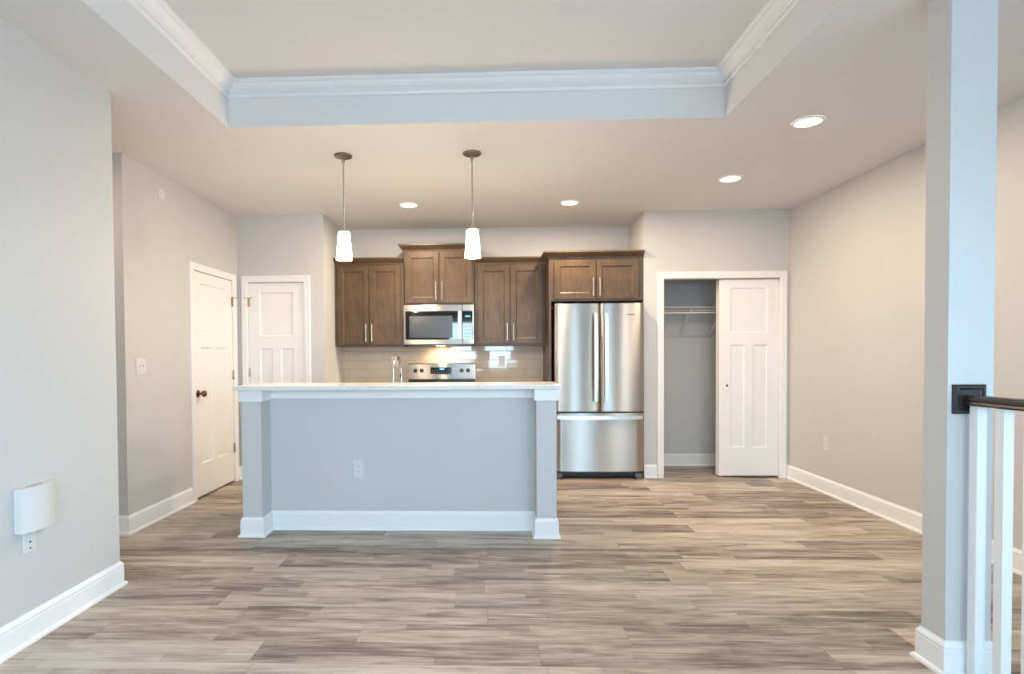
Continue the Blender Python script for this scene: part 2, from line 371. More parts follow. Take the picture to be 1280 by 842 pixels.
# crown moulding in the tray
CR = [(0, 2.908), (.012, 2.908), (.018, 2.912), (.020, 2.918), (.018, 2.924), (.010, 2.927), (.010, 2.934), (.022, 2.936), (.026, 2.941), (.034, 2.944), (.046, 2.951), (.058, 2.962), (.065, 2.972), (.065, 2.977), (.078, 2.979), (.084, 2.984), (.090, 2.986), (.090, HT), (0, HT)]
bm = bmesh.new(); sweep(bm, [(TX0, TY0), (TX1, TY0), (TX1, TY1), (TX0, TY1)], CR, True)
build('trim_1', bm, TRIM, None, kind='structure', label='white crown moulding round the raised tray ceiling')

# door casings (path in the wall plane; profile w across, t out of the wall)
CAS = [(0, 0), (0, .012), (.004, .014), (.012, .014), (.014, .016), (.040, .017), (.050, .019), (.060, .019), (.066, .014), (.066, 0)]
def casing(name, a0, a1, top, f, label):
    bm = bmesh.new(); sweep(bm, [(a1, 0), (a1, top), (a0, top), (a0, 0)][::-1], CAS, f=f)
    return build(name, bm, TRIM, None, kind='structure', label=label)
casing('trim_2', 4.997, 5.773, 2.043, lambda a, b, h: (XB+h, a, b), 'white casing round the door with the round knob')
casing('trim_3', -2.499, -1.911, 2.040, lambda a, b, h: (a, YP-h, b), 'white casing round the pantry door')
casing('trim_4', 1.783, 2.952, 2.040, lambda a, b, h: (a, YC-h, b), 'white casing round the sliding closet doors')
# jambs
struct('trim_5', TRIM, boxes((XB-T, XB, 4.985, 4.997, 0, 2.043), (XB-T, XB, 5.773, 5.785, 0, 2.043), (XB-T, XB, 4.985, 5.785, 2.043, 2.055), (XB-.055, XB-.04, 4.997, 5.010, 0, 2.043), (XB-.055, XB-.04, 5.76, 5.773, 0, 2.043)))
struct('trim_6', TRIM, boxes((-2.507, -2.499, YP, YP+T, 0, 2.04), (-1.911, -1.903, YP, YP+T, 0, 2.04), (-2.507, -1.903, YP, YP+T, 2.04, 2.05)))
struct('trim_7', TRIM, boxes((1.775, 1.783, YC, YC+T, 0, 2.04), (2.952, 2.96, YC, YC+T, 0, 2.04), (1.775, 2.96, YC, YC+T, 2.04, 2.05)))

# ------------------------------------------------------------------ three panel doors
def slab(bm, wd, hd, t, st, mull, tops, f):
    """craftsman slab, one panel over two. local a across, b up, h depth (0 = front, positive = back)"""
    top0, top1, low0, low1 = tops        # top panel from top0 to top1, lower pair from low0 to low1
    R = [(st, wd-st, top0, top1), (st, (wd-mull)/2, low0, low1), ((wd+mull)/2, wd-st, low0, low1)]
    def B(a0, a1, b0, b1, h0, h1):
        v = [bm.verts.new(f(a, b, h)) for h in (h0, h1) for b in (b0, b1) for a in (a0, a1)]
        for q in ((0, 2, 3, 1), (4, 5, 7, 6), (0, 1, 5, 4), (2, 6, 7, 3), (0, 4, 6, 2), (1, 3, 7, 5)): bm.faces.new([v[i] for i in q])
    d = .010
    B(0, wd, 0, hd, d, t)
    for q in ((0, st, 0, hd), (wd-st, wd, 0, hd), (st, wd-st, 0, low0), (st, wd-st, low1, top0), (st, wd-st, top1, hd), ((wd-mull)/2, (wd+mull)/2, low0, low1)):
        B(q[0], q[1], q[2], q[3], 0, d)
    for a0, a1, b0, b1 in R:     # sloped sticking
        s = .012
        o_ = [(a0, b0), (a1, b0), (a1, b1), (a0, b1)]; i_ = [(a0+s, b0+s), (a1-s, b0+s), (a1-s, b1-s), (a0+s, b1-s)]
        for k in range(4):
            p, q, r_, s_ = o_[k], o_[(k+1) % 4], i_[(k+1) % 4], i_[k]
            bm.faces.new([bm.verts.new(f(*p, .001)), bm.verts.new(f(*q, .001)), bm.verts.new(f(*r_, d-.0005)), bm.verts.new(f(*s_, d-.0005))])
TOPS = (1.47, 1.925, .29, 1.345)
# door_1 on the hallway wall (faces +X)
def dstruct(name, fn, label):
    o = struct(name, DOOR, fn, label=label); return o
d1 = dstruct('door_1', lambda bm: slab(bm, .77, 2.022, .035, .125, .10, TOPS, lambda a, b, h: (XB-.004-h, 5.000+a, b+.016)), 'white three panel door with a bronze knob in the left wall')
ORG[d1.name] = Vector((0, 0, 0))
def knob(bm):
    c = (XB-.004, 5.062, .945)
    lathe(bm, [(0, 0), (.034, 0), (.035, .004), (.031, .009), (.016, .012), (.011, .016), (.011, .034), (.016, .038), (.026, .045), (.030, .055), (.029, .066), (.022, .074), (.010, .078), (0, .079)], c, 'X', 28)
part('door_knob', BRONZE, d1, knob, True, label='round bronze door knob')
def hinge(bm, x, y, z, ax, out, flat=True):
    # barrel standing proud of the gap with leaves beside it
    bx = (x+out[0]*.006, y+out[1]*.006)
    lathe(bm, [(0, -.047), (.005, -.047), (.006, -.044), (.006, .044), (.005, .047), (0, .048)], (bx[0], bx[1], z), 'Z', 12)
    w = .016
    if ax == 'Y': box(bm, x-.001, x+.0025, y-w, y+w, z-.044, z+.044)
    else: box(bm, x-w, x+w, y-.0025, y+.001, z-.044, z+.044)
def stop(bm, x, y, z, ax, out):
    lathe(bm, [(0, .040), (.009, .040), (.009, .052), (0, .054)], (x+out[0]*.006, y+out[1]*.006, z), 'Z', 12)
    d = Vector((0, 1)) if ax == 'Y' else Vector((1, 0))
    for s, r in ((-1, .030), (1, .040)):
        p = Vector((x+out[0]*.008, y+out[1]*.008)); q = p + d*s*r + Vector(out[:2])*.014
        tube(bm, [(p.x, p.y, z+.047), (q.x, q.y, z+.047)], .003, 8)
        r2 = q + d*s*.008
        tube(bm, [(q.x, q.y, z+.047), (r2.x, r2.y, z+.047)], .007, 10)
for z in (1.825, 1.09, .35): part('hinge', BRASS if z > 1.5 else NICKEL, d1, lambda bm: hinge(bm, XB+.001, 5.7715, z, 'Y', (1, 0)), True)
part('hinge_pin_stop', NICKEL, d1, lambda bm: stop(bm, XB+.001, 5.7715, 1.825, 'Y', (1, 0)), True)
# door_2 pantry (faces -Y)
d2 = dstruct('door_2', lambda bm: slab(bm, .582, 2.022, .035, .115, .085, TOPS, lambda a, b, h: (-2.496+a, YP+.004+h, b+.012)), 'white three panel pantry door facing the camera beside the kitchen')
ORG[d2.name] = Vector((0, 0, 0))
for z in (1.835, 1.11, .35): part('hinge', BRASS if z > 1.5 else NICKEL, d2, lambda bm: hinge(bm, -2.4975, YP-.001, z, 'X', (0, -1)), True)
part('hinge_pin_stop', NICKEL, d2, lambda bm: stop(bm, -2.4975, YP-.001, 1.835, 'X', (0, -1)), True)
part('door_knob', BRONZE, d2, lambda bm: lathe(bm, [(0, 0), (.034, 0), (.035, -.004), (.031, -.009), (.012, -.014), (.011, -.034), (.026, -.045), (.030, -.055), (.029, -.066), (.022, -.074), (0, -.079)], (-1.96, YP+.004, .945), 'Y', 28), True)
# sliding closet doors
d3 = dstruct('door_3', lambda bm: slab(bm, .597, 2.010, .035, .112, .082, (1.47, 1.925, .29, 1.345), lambda a, b, h: (2.352+a, YC+.022+h, b+.018)), 'white three panel sliding closet door, closed over the right half')
ORG[d3.name] = Vector((0, 0, 0))
part('finger_pull', BRONZE, d3, lambda bm: lathe(bm, [(0, -.002), (.007, -.002), (.008, -.004), (.011, -.004), (.012, -.002), (.012, .002), (0, .002)], (2.432, YC+.022, .945), 'Y', 24), True)
d4 = dstruct('door_4', lambda bm: slab(bm, .597, 2.010, .035, .112, .082, (1.47, 1.925, .29, 1.345), lambda a, b, h: (2.350+a, YC+.066+h, b+.018)), 'second sliding closet door tucked behind the first')
struct('trim_8', NICKEL, boxes((1.785, 2.95, YC+.015, YC+.105, 2.032, 2.039)), label='metal sliding door track under the closet head')
part('floor_guide', BRASS, d3, boxes((2.362, 2.385, YC+.018, YC+.06, .001, .016)))

# ------------------------------------------------------------------ kitchen
YF = 6.285   # face of upper doors
struct('backsplash', TILE, boxes((XP, .613, YK-.008, YK, .914, 1.376)))
def pull(bm, x, y, z0, z1, horiz=False):
    r = .0055
    tube(bm, [(x, y-.028, z0), (x, y-.028, z1)], r, 12)
    for z in (z0+.025, z1-.025): tube(bm, [(x, y+.001, z), (x, y-.028, z)], .0045, 10)
def shaker(bm, x0, x1, z0, z1, y, t=.019, st=.058):
    d = .009
    box(bm, x0+st*.9, x1-st*.9, y+d, y+t, z0+st*.9, z1-st*.9)
    for q in ((x0, x0+st, z0, z1), (x1-st, x1, z0, z1), (x0+st, x1-st, z0, z0+st), (x0+st, x1-st, z1-st, z1)):
        box(bm, q[0], q[1], y, y+t, q[2], q[3], bev=.0015, seg=1)
    s = .010   # inner bevelled bead
    a0, a1, b0, b1 = x0+st, x1-st, z0+st, z1-st
    o_ = [(a0, b0), (a1, b0), (a1, b1), (a0, b1)]; i_ = [(a0+s, b0+s), (a1-s, b0+s), (a1-s, b1-s), (a0+s, b1-s)]
    for k in range(4):
        p, q, r_, s_ = o_[k], o_[(k+1) % 4], i_[(k+1) % 4], i_[k]
        bm.faces.new([bm.verts.new((p[0], y+.003, p[1])), bm.verts.new((q[0], y+.003, q[1])), bm.verts.new((r_[0], y+d-.0005, r_[1])), bm.verts.new((s_[0], y+d-.0005, s_[1]))])
CROWN = [(0, 0), (.008, 0), (.010, .012), (.016, .018), (.030, .030), (.044, .044), (.050, .050), (.056, .052), (.056, .068), (0, .068)]
def upper(name, label, x0, x1, z0, zc, yf, yb, dz0, dz1, mrg, hz, left=True, right=True, rside=None):
    """zc: foot of the crown; door span dz0..dz1; mrg face-frame reveal each side"""
    t = thing(name, label, 'cabinet', ((x0+x1)/2, yb, z0), 'brown stained wall cabinets')
    part('carcass', WOOD, t, boxes((x0, x1, yf+.020, yb, z0, zc+.02), bev=.0015))
    def cr(bm):
        P = []
        if right: P.append((x1, yb))
        P += [(x1, yf+.020), (x0, yf+.020)]
        if left: P.append((x0, yb))
        P = P[::-1] if False else P
        # travelling -X the left normal is -Y (outward)
        pth = []
        if right: pth = [(x1, yb)]
        pth += [(x1, yf+.020), (x0, yf+.020)]
        if left: pth += [(x0, yb if not rside else rside)]
        # right side: travelling -Y gives normal +X, left side: travelling +Y gives normal -X
        sweep(bm, pth, [(d, h+zc) for d, h in CROWN])
    part('crown', WOOD, t, cr)
    xm = (x0+x1)/2; g = .0035
    for i, (a, b) in enumerate(((x0+mrg, xm-g), (xm+g, x1-mrg))):
        d = part('door', WOOD, t, lambda bm: shaker(bm, a, b, dz0, dz1, yf))
        hx = b-.030 if i == 0 else a+.030
        part('handle', PULL, d, lambda bm: pull(bm, hx, yf, hz[0], hz[1]), True)
    return t
upper('upper_cabinet', 'brown two-door wall cabinet above the faucet, leftmost of the kitchen cabinets', XP+.002, -.934, 1.376, 2.275, YF, YK-.003, 1.398, 2.252, .035, (1.43, 1.62), left=False, right=False)
upper('upper_cabinet', 'raised brown two-door cabinet directly above the microwave', -.926, -.160, 1.822, 2.415, YF-.01, YK-.003, 1.846, 2.395, .022, (1.875, 2.075))
upper('upper_cabinet', 'brown two-door wall cabinet between the microwave and the refrigerator', -.152, .610, 1.376, 2.265, YF, YK-.003, 1.398, 2.242, .030, (1.43, 1.62), left=False, right=False)
fc = upper('refrigerator_cabinet', 'short deep brown two-door cabinet above the steel refrigerator', .6145, 1.580, 1.822, 2.262, 5.955, YK-.001, 1.845, 2.235, .055, (1.87, 2.06), right=False, rside=6.24)
part('side_panel', WOOD, fc, boxes((.6145, .640, 5.975, YK-.001, 0, 1.822)), label='tall brown side panel beside the refrigerator')

# base cabinets, worktop (behind the island)
def base_cab(x0, x1, label):
    t = thing('base_cabinet', label, 'cabinet', ((x0+x1)/2, 6.3, 0), 'brown base cabinets')
    part('carcass', WOOD, t, boxes((x0, x1, 6.02, YK-.001, .10, .884), (x0, x1, 6.09, YK-.001, 0, .10)))
    xm = (x0+x1)/2
    for i, (a, b) in enumerate(((x0+.02, xm-.002), (xm+.002, x1-.02))):
        d = part('drawer', WOOD, t, boxes((a, b, 6.0, 6.02, .735, .87), bev=.002))
        part('handle', NICKEL, d, lambda bm: tube(bm, [((a+b)/2-.08, 5.972, .80), ((a+b)/2+.08, 5.972, .80)], .0055, 10), True)
        d = part('door', WOOD, t, lambda bm: shaker(bm, a, b, .115, .725, 6.0))
        part('handle', NICKEL, d, lambda bm: pull(bm, b-.03 if i == 0 else a+.03, 6.0, .52, .70), True)
base_cab(XP+.002, -.932, 'brown base cabinet left of the range, under the beige tile')
base_cab(-.152, .612, 'brown base cabinet between the range and the refrigerator')
for a, b, l in ((XP+.001, -.930, 'white quartz worktop left of the range'), (-.154, .613, 'white quartz worktop between range and refrigerator')):
    part('worktop', QUARTZ, None, boxes((a, b, 5.975, YK-.009, .8845, .914), bev=.003), label=l, cat='worktop')

# range
rg = thing('range', 'stainless steel electric range with a knobbed back panel against the tile', 'stove', (-.543, 6.3, 0))
rx0, rx1 = -.925, -.161
part('body', STEEL, rg, boxes((rx0+.003, rx1-.003, 6.02, YK-.03, .05, .90)))
part('cooktop', BLACKG, rg, boxes((rx0, rx1, 5.97, YK-.09, .905, .922), bev=.003))
part('oven_door', STEEL, rg, boxes((rx0+.005, rx1-.005, 5.98, 6.018, .22, .86), bev=.006))
part('oven_window', BLACKG, rg, boxes((rx0+.12, rx1-.12, 5.975, 5.981, .38, .70)))
part('oven_handle', CHROMEB, rg, lambda bm: tube(bm, [(rx0+.05, 5.93, .80), (rx1-.05, 5.93, .80)], .012, 12), True)
part('drawer', STEEL, rg, boxes((rx0+.005, rx1-.005, 5.985, 6.018, .06, .21), bev=.004))
BY = YK-.085
bgd = part('control_panel', STEEL, rg, lambda bm: (prism(bm, [(BY, 1.015), (BY+.012, 1.172), (BY+.022, 1.182), (YK-.012, 1.182), (YK-.012, .95), (BY, .95)], rx0, rx1, lambda y, z, x: (x, y, z))))
part('trim_strip', BLACK, bgd, boxes((rx0+.002, rx1-.002, BY-.004, BY+.01, .925, 1.004)), label='black strip under the control panel')
part('display_panel', BLACKG, bgd, lambda bm: prism(bm, [(BY-.001, 1.065), (BY+.0035, 1.135), (BY+.02, 1.135), (BY+.02, 1.065)], -.672, -.417, lambda y, z, x: (x, y, z)))
part('clock_display', LCD, bgd, boxes((-.566, -.516, BY-.0015, BY+.01, 1.108, 1.127)))
def keys(bm):
    for i in range(9):
        for j in range(2):
            x = -.66+i*.027
            if 3 <= i <= 5 and j == 1: continue
            box(bm, x, x+.015, BY-.0022, BY+.008, 1.075+j*.024, 1.085+j*.024)
part('buttons', GREYPL, bgd, keys)
for x in (-.846, -.772, -.318, -.243):
    k = part('knob', BLACK, bgd, lambda bm: lathe(bm, [(0, .01), (.023, .01), (.023, -.006), (.020, -.009), (.018, -.030), (.015, -.033), (0, -.033)], (x, BY+.006, 1.102), 'Y', 24), True)
    part('pointer', GREYPL, k, boxes((x-.0025, x+.0025, BY-.029, BY-.025, 1.10, 1.119)))

# microwave
MY = 6.20; mx0, mx1, mz0, mz1 = -.924, -.163, 1.392, 1.818
mw = thing('microwave', 'stainless over-the-range microwave with black window under the raised cabinet', 'microwave', ((mx0+mx1)/2, 6.4, mz0))
part('body', GREYPL, mw, boxes((mx0, mx1, MY+.045, YK-.009, mz0+.004, mz1), bev=.002))
split = -.291
fr = part('door', STEEL, mw, boxes((mx0, split, MY, MY+.044, mz0, mz1), bev=.004))
part('control_panel', STEEL, mw, boxes((split+.002, mx1, MY, MY+.044, mz0, mz1), bev=.004))
part('window', BLACKG, fr, boxes((mx0+.021, split-.001, MY-.002, MY+.01, mz0+.052, mz1-.068), bev=.001))
MESH = noisy(mat('window_screen', (.045, .05, .057), .25), 300, .2)
part('window_screen', MESH, fr, boxes((mx0+.062, split-.105, MY-.0028, MY, mz0+.072, mz1-.12)))
part('keypad', BLACKG, mw, boxes((split+.003, mx1-.018, MY-.002, MY+.01, mz0+.052, mz1-.068), bev=.001))
part('clock_display', LCD, mw, boxes((split+.032, mx1-.040, MY-.003, MY, 1.685, 1.700)))
KEY = mat('keypad_print', (.30, .34, .40), .4)
for i in range(3):
    for j in range(5):
        part('key', KEY, mw, boxes((split+.024+i*.028, split+.042+i*.028, MY-.0028, MY, 1.468+j*.036, 1.480+j*.036)))
def mh(bm):
    x = split-.024
    z0, z1 = mz0+.055, mz1-.072; pr = []
    for k in range(13):
        u = k/12; pr.append((MY-.026-.012*sin(pi*u), z0+(z1-z0)*u))
    pr2 = [(y+.012, z) for y, z in pr[::-1]]
    prism(bm, pr+pr2, x-.019, x+.019, lambda y, z, xx: (xx, y, z))
    box(bm, x-.012, x+.012, MY-.028, MY, z0+.005, z0+.03); box(bm, x-.012, x+.012, MY-.028, MY, z1-.03, z1-.005)
part('handle', CHROMEB, fr, mh, True)
part('badge', CHROMEB, fr, lambda bm: [tube(bm, [(-.545+.016*cos(2*pi*k/24), MY-.001, 1.784+.006*sin(2*pi*k/24)) for k in range(24)], .0013, 6, True), box(bm, -.56, -.525, MY-.002, MY, 1.7825, 1.7855)], label='small oval maker emblem with a bar across')
part('vent_grille', BLACK, mw, boxes((mx0+.02, mx1-.02, MY+.01, YK-.03, mz0-.008, mz0+.004)))
part('lamp_lens', HOODLENS, mw, boxes((-.60, -.50, 6.44, 6.50, mz0-.012, mz0-.007)))
def lamp(name, kind, loc, power, parent=None, size=.1, col=WARM, rot=(0, 0, 0), spot=None):
    L = bpy.data.lights.new(name, kind); L.energy = power; L.color = col
    if kind == 'AREA': L.shape = 'DISK'; L.size = size
    else: L.shadow_soft_size = size
    if kind == 'SPOT': L.spot_size = spot; L.spot_blend = .6
    if kind == 'AREA' and spot: L.spread = spot
    o = bpy.data.objects.new(name, L); C.objects.link(o); o.rotation_euler = rot
    if parent: o.parent = parent; o.location = Vector(loc)-ORG[parent.name]
    else: o.location = loc
    return o
lamp('hood_bulb', 'AREA', (-.55, 6.47, mz0-.016), HOOD, mw, .06, (1, .74, .45))

# refrigerator: french doors over a drawer, softly bowed fronts
FX0, FX1, FXM = .664, 1.558, 1.122; FZ = 1.788; FFY = 5.868
rf = thing('refrigerator', 'stainless french door refrigerator with bottom freezer drawer', 'refrigerator', ((FX0+FX1)/2, 6.2, 0))
part('cabinet_body', GREYPL, rf, boxes((FX0+.012, FX1-.004, 5.955, YK-.06, .07, 1.765)))
def bowed(bm, x0, x1, z0, z1, dep=.075, bow=.010, b2=.012):
    n = 24; pl = []
    for k in range(n+1):
        u = k/n; x = x0+(x1-x0)*u
        e = min(u, 1-u)*(x1-x0); rnd = b2*(1-math.sqrt(max(0, 1-(1-min(1, e/b2))**2)))
        pl.append((x, FFY+bow*(abs(2*u-1)**2)*1.0-0+rnd))
    pl += [(x1, FFY+dep), (x0, FFY+dep)]
    prism(bm, pl, z0, z1)
    es = [e for e in bm.edges if abs(e.verts[0].co.z-e.verts[1].co.z) < 1e-6]
    bmesh.ops.bevel(bm, geom=es, offset=.003, segments=2, affect='EDGES')
dl = part('door', STEEL, rf, lambda bm: bowed(bm, FX0, FXM-.003, .695, FZ), True)
dr = part('door', STEEL, rf, lambda bm: bowed(bm, FXM+.003, FX1, .695, FZ), True)
dw = part('freezer_drawer', STEEL, rf, lambda bm: bowed(bm, FX0, FX1, .082, .677), True)
def vhandle(bm, x):
    z0, z1 = .80, 1.69; n = 16; pr = []
    for k in range(n+1):
        u = k/n; pr.append((FFY-.045-.018*sin(pi*u), z0+(z1-z0)*u))
    pr += [(y+.016, z) for y, z in pr[::-1]]
    prism(bm, pr, x-.017, x+.017, lambda y, z, xx: (xx, y, z))
    bmesh.ops.bevel(bm, geom=list(bm.edges), offset=.003, segments=2, affect='EDGES')
    for z in (z0+.03, z1-.03): box(bm, x-.012, x+.012, FFY-.044, FFY+.02, z-.02, z+.02, bev=.003)
part('handle', CHROMEB, dl, lambda bm: vhandle(bm, FXM-.052), True)
part('handle', CHROMEB, dr, lambda bm: vhandle(bm, FXM+.052), True)
def hhandle(bm):
    x0, x1 = FX0+.015, FX1-.020; n = 24; pr = []
    for k in range(n+1):
        u = k/n; pr.append((x0+(x1-x0)*u, FFY-.030-.026*sin(pi*u)))
    pr += [(x, y+.016) for x, y in pr[::-1]]
    prism(bm, pr, .617, .655)
    bmesh.ops.bevel(bm, geom=list(bm.edges), offset=.003, segments=2, affect='EDGES')
    for x in (x0+.03, x1-.03): box(bm, x-.02, x+.02, FFY-.030, FFY+.03, .624, .648, bev=.003)
part('handle', CHROMEB, dw, hhandle, True)
def txt(body, size, loc, m, parent, name, ext=.0006):
    cu = bpy.data.curves.new(name, 'FONT'); cu.body = body; cu.size = size; cu.extrude = ext; cu.align_x = 'CENTER'; cu.align_y = 'CENTER'
    tmp = bpy.data.objects.new(name, cu); C.objects.link(tmp)
    dg = bpy.context.evaluated_depsgraph_get(); me = bpy.data.meshes.new_from_object(tmp.evaluated_get(dg))
    bpy.data.objects.remove(tmp); me.transform(Matrix.Translation(Vector(loc)-ORG[parent.name]) @ Matrix.Rotation(pi/2, 4, 'X'))
    me.materials.clear(); me.materials.append(m)
    o = bpy.data.objects.new(name, me); C.objects.link(o); o.parent = parent; ORG[o.name] = ORG[parent.name]; return o
part('badge', mat('badge_grey', (.16, .15, .14), .4, .6), dr, boxes((1.388, 1.468, FFY+.0005, FFY+.006, 1.668, 1.679), bev=.001), label='small narrow grey nameplate')
part('base_grille', BLACK, rf, lambda bm: [box(bm, FX0+.03, FX1-.03, 5.93, 5.96, .028, .074)] + [box(bm, FX0+.05, FX1-.05, 5.925, 5.931, .036+.011*i, .040+.011*i) for i in range(3)])
for x0, x1 in ((FX0-.002, FX0+.075), (FX1-.085, FX1-.012)):
    part('foot', GREYPL, rf, boxes((x0, x1, 5.88, 5.95, .022, .062), (x0+.02, x1-.02, 5.89, 5.93, 0, .022), bev=.004))
for a in (FX0+.01, FX1-.08): part('hinge_cover', GREYPL, rf, boxes((a, a+.07, 5.945, 6.0, FZ-.022, FZ+.012), bev=.003))

# ------------------------------------------------------------------ island
IX0, IX1, IY = -1.752, .461, 4.0
PW, PD = .139, .139; YPn = 4.177
isl = thing('kitchen_island', 'pale grey kitchen island with square end posts and white baseboard', 'kitchen island', ((IX0+IX1)/2, 4.3, 0))
part('front_panel', WALL, isl, boxes((IX0+.01, IX1-.01, YPn, YPn+.12, 0, 1.038)))
part('cabinet_run', WOOD, isl, boxes((IX0+.01, IX1-.01, YPn+.121, 4.86, .10, .884), (IX0+.01, IX1-.01, YPn+.121, 4.79, 0, .10)))
for a in (IX0, IX1-PW):
    p = part('post', WALL, isl, boxes((a, a+PW, IY, YPn-.0005, 0, 1.038), bev=.0015))
    part('post_cap', TRIM, p, boxes((a-.014, a+PW+.014, IY-.014, YPn-.0005, .957, 1.038), bev=.002))
    bm = bmesh.new(); sweep(bm, [(a, YPn), (a, IY), (a+PW, IY), (a+PW, YPn)][::-1], [(d, h) for d, h in BASE])
    build('post_base', bm, TRIM, p)
part('apron', TRIM, isl, boxes((IX0+PW+.001, IX1-PW-.001, YPn-.014, YPn-.0005, .965, 1.038), bev=.002))
bm = bmesh.new(); sweep(bm, [(IX1-PW-.001, YPn), (IX0+PW+.001, YPn)], BASE); build('baseboard', bm, TRIM, isl)
part('bar_countertop', QUARTZ, None, boxes((-1.785, .487, 3.930, 4.40, 1.039, 1.069), bev=.003), label='long white quartz bar countertop on the island posts', cat='countertop')
def sinktop(bm):
    X0, X1, Y0, Y1 = IX0-.01, IX1+.01, YPn+.122, 4.90; sx0, sx1, sy0, sy1 = -.99, -.45, 4.47, 4.80
    for q in ((X0, sx0, Y0, Y1), (sx1, X1, Y0, Y1), (sx0, sx1, Y0, sy0), (sx0, sx1, sy1, Y1)): box(bm, q[0], q[1], q[2], q[3], .8845, .914)
part('worktop', QUARTZ, None, sinktop, label='lower white quartz worktop behind the raised bar', cat='worktop')
# faucet
fx, fy = -.745, 4.44
fa = thing('faucet', 'tall brushed nickel pull-down faucet rising behind the bar countertop', 'faucet', (fx, fy, .914))
part('base', NICKEL, fa, lambda bm: lathe(bm, [(0, 0), (.028, 0), (.028, .006), (.020, .012), (.018, .10), (.013, .105), (0, .106)], (fx, fy, .914), 'Z', 24), True)
pts = [(fx, fy, 1.0), (fx, fy, 1.14)]; RR = .095
for k in range(15):
    a = pi - pi*1.03*k/14; pts.append((fx+(RR+RR*cos(a))*.16, fy+RR+RR*cos(a), 1.165+RR*sin(a)))
part('spout', NICKEL, fa, lambda bm: tube(bm, pts, .0125, 16), True)
e = Vector(pts[-1])
sp = part('spray_head', NICKEL, fa, lambda bm: tube(bm, [e+Vector((0, 0, .015)), e+Vector((0, 0, -.02)), e+Vector((.002, .002, -.07)), e+Vector((.003, .003, -.10))], [.013, .0135, .019, .019], 18), True)
part('button', BLACK, sp, boxes((e.x-.006, e.x+.005, e.y-.024, e.y-.01, e.z-.06, e.z-.025), bev=.003))
part('lever', NICKEL, fa, lambda bm: tube(bm, [(fx+.015, fy, .975), (fx+.05, fy, .985), (fx+.085, fy-.005, 1.0)], [.009, .006, .005], 10), True)

# ------------------------------------------------------------------ outlets and switches
def plate(name, label, cat, c, n, wd=.072, ht=.117, kind='outlet', gang=1):
    """c centre on the wall surface, n outward normal (axis aligned)"""
    nx, ny = n; ax, ay = -ny, nx             # across vector
    def f(a, h, z): return (c[0]+ax*a+nx*h, c[1]+ay*a+ny*h, c[2]+z)
    def bx(bm, a0, a1, h0, h1, z0, z1, bev=0):
        p, q = f(a0, h0, z0), f(a1, h1, z1)
        box(bm, min(p[0], q[0]), max(p[0], q[0]), min(p[1], q[1]), max(p[1], q[1]), min(p[2], q[2]), max(p[2], q[2]), bev=bev)
    t = thing(name, label, cat, (c[0], c[1], c[2]-ht/2), 'wall outlets and switches')
    part('cover_plate', PLASTIC, t, lambda bm: bx(bm, -wd/2, wd/2, .0002, .006, -ht/2, ht/2, .002))
    if kind == 'outlet':
        for s in (-1, 1):
            r = part('receptacle', PLASTIC, t, lambda bm: bx(bm, -.017, .017, .005, .0085, s*.020-.014, s*.020+.014, .003))
            part('slots', SLOT, r, lambda bm: [bx(bm, -.008, -.006, .008, .009, s*.020-.003, s*.020+.007), bx(bm, .006, .008, .008, .009, s*.020-.003, s*.020+.007), bx(bm, -.002, .002, .008, .009, s*.020-.010, s*.020-.006)])
    elif kind == 'switch':
        for a in [(k-(gang-1)/2)*.046 for k in range(gang)]:
            part('toggle', PLASTIC, t, lambda bm: [bx(bm, a-.006, a+.006, .005, .0075, -.013, .013), bx(bm, a-.004, a+.004, .006, .017, .001, .010, .001)])
            for z in (-.030, .030): part('screw', SLOT, t, lambda bm: bx(bm, a-.002, a+.002, .005, .0068, z-.002, z+.002))
    elif kind == 'jack':
        for z in (-.012, -.040):
            part('jack', SLOT, t, lambda bm: bx(bm, -.004, .004, .005, .0085, z-.004, z+.004, .001))
    return t
plate('light_switch', 'white two-gang light switch plate on the wall before the left door', 'switch', (XB, 4.215, 1.207), (1, 0), .117, .120, 'switch', 2)
plate('wall_outlet', 'white outlet on the grey front of the kitchen island', 'outlet', (-.965, YPn, .448), (0, -1), .072, .120)
plate('wall_outlet', 'white outlet low on the long beige right wall', 'outlet', (XR, 5.307, .455), (-1, 0))
plate('wall_outlet', 'white outlet on the beige tile beside the faucet', 'outlet', (-1.093, YK-.008, 1.205), (0, -1))
plate('wall_outlet', 'white outlet on the shiny tile below the cabinet beside the refrigerator', 'outlet', (.140, YK-.008, 1.200), (0, -1))
plate('wall_jack', 'white wall plate with small dark jacks under the white wall box', 'wall plate', (XL, 2.500, .462), (1, 0), .072, .117, 'jack')
# wall box
wb = thing('wall_box', 'white bow-fronted plastic box mounted low on the near left wall', 'wall box', (XL, 2.52, .505))
def bowbox(bm):
    n = 16; y0, y1 = 2.418, 2.628; pl = [(XL+.0005, y0)]
    for k in range(n+1):
        u = k/n; pl.append((XL+.030+.026*sin(pi*u), y0+(y1-y0)*u))
    pl.append((XL+.0005, y1)); prism(bm, pl, .506, .702)
    bmesh.ops.bevel(bm, geom=list(bm.edges), offset=.003, segments=2, affect='EDGES')
part('cover', PLASTIC, wb, bowbox, True)
part('vents', SLOT, wb, lambda bm: [box(bm, XL+.012, XL+.026, 2.47+.016*i, 2.476+.016*i, .7018, .7026) for i in range(6)])
# smoke or chime disc
cd_ = thing('wall_disc', 'small round white cover high on the left wall before the door', 'wall cover', (XB, 4.523, 2.523))
part('cover', PLASTIC, cd_, lambda bm: lathe(bm, [(0, .0003), (.046, .0003), (.046, .004), (.042, .008), (0, .009)], (XB, 4.523, 2.568), 'X', 32), True)
part('screw', NICKEL, cd_, lambda bm: lathe(bm, [(0, .0085), (.004, .0085), (.004, .0098), (0, .0101)], (XB, 4.523, 2.568), 'X', 12), True)

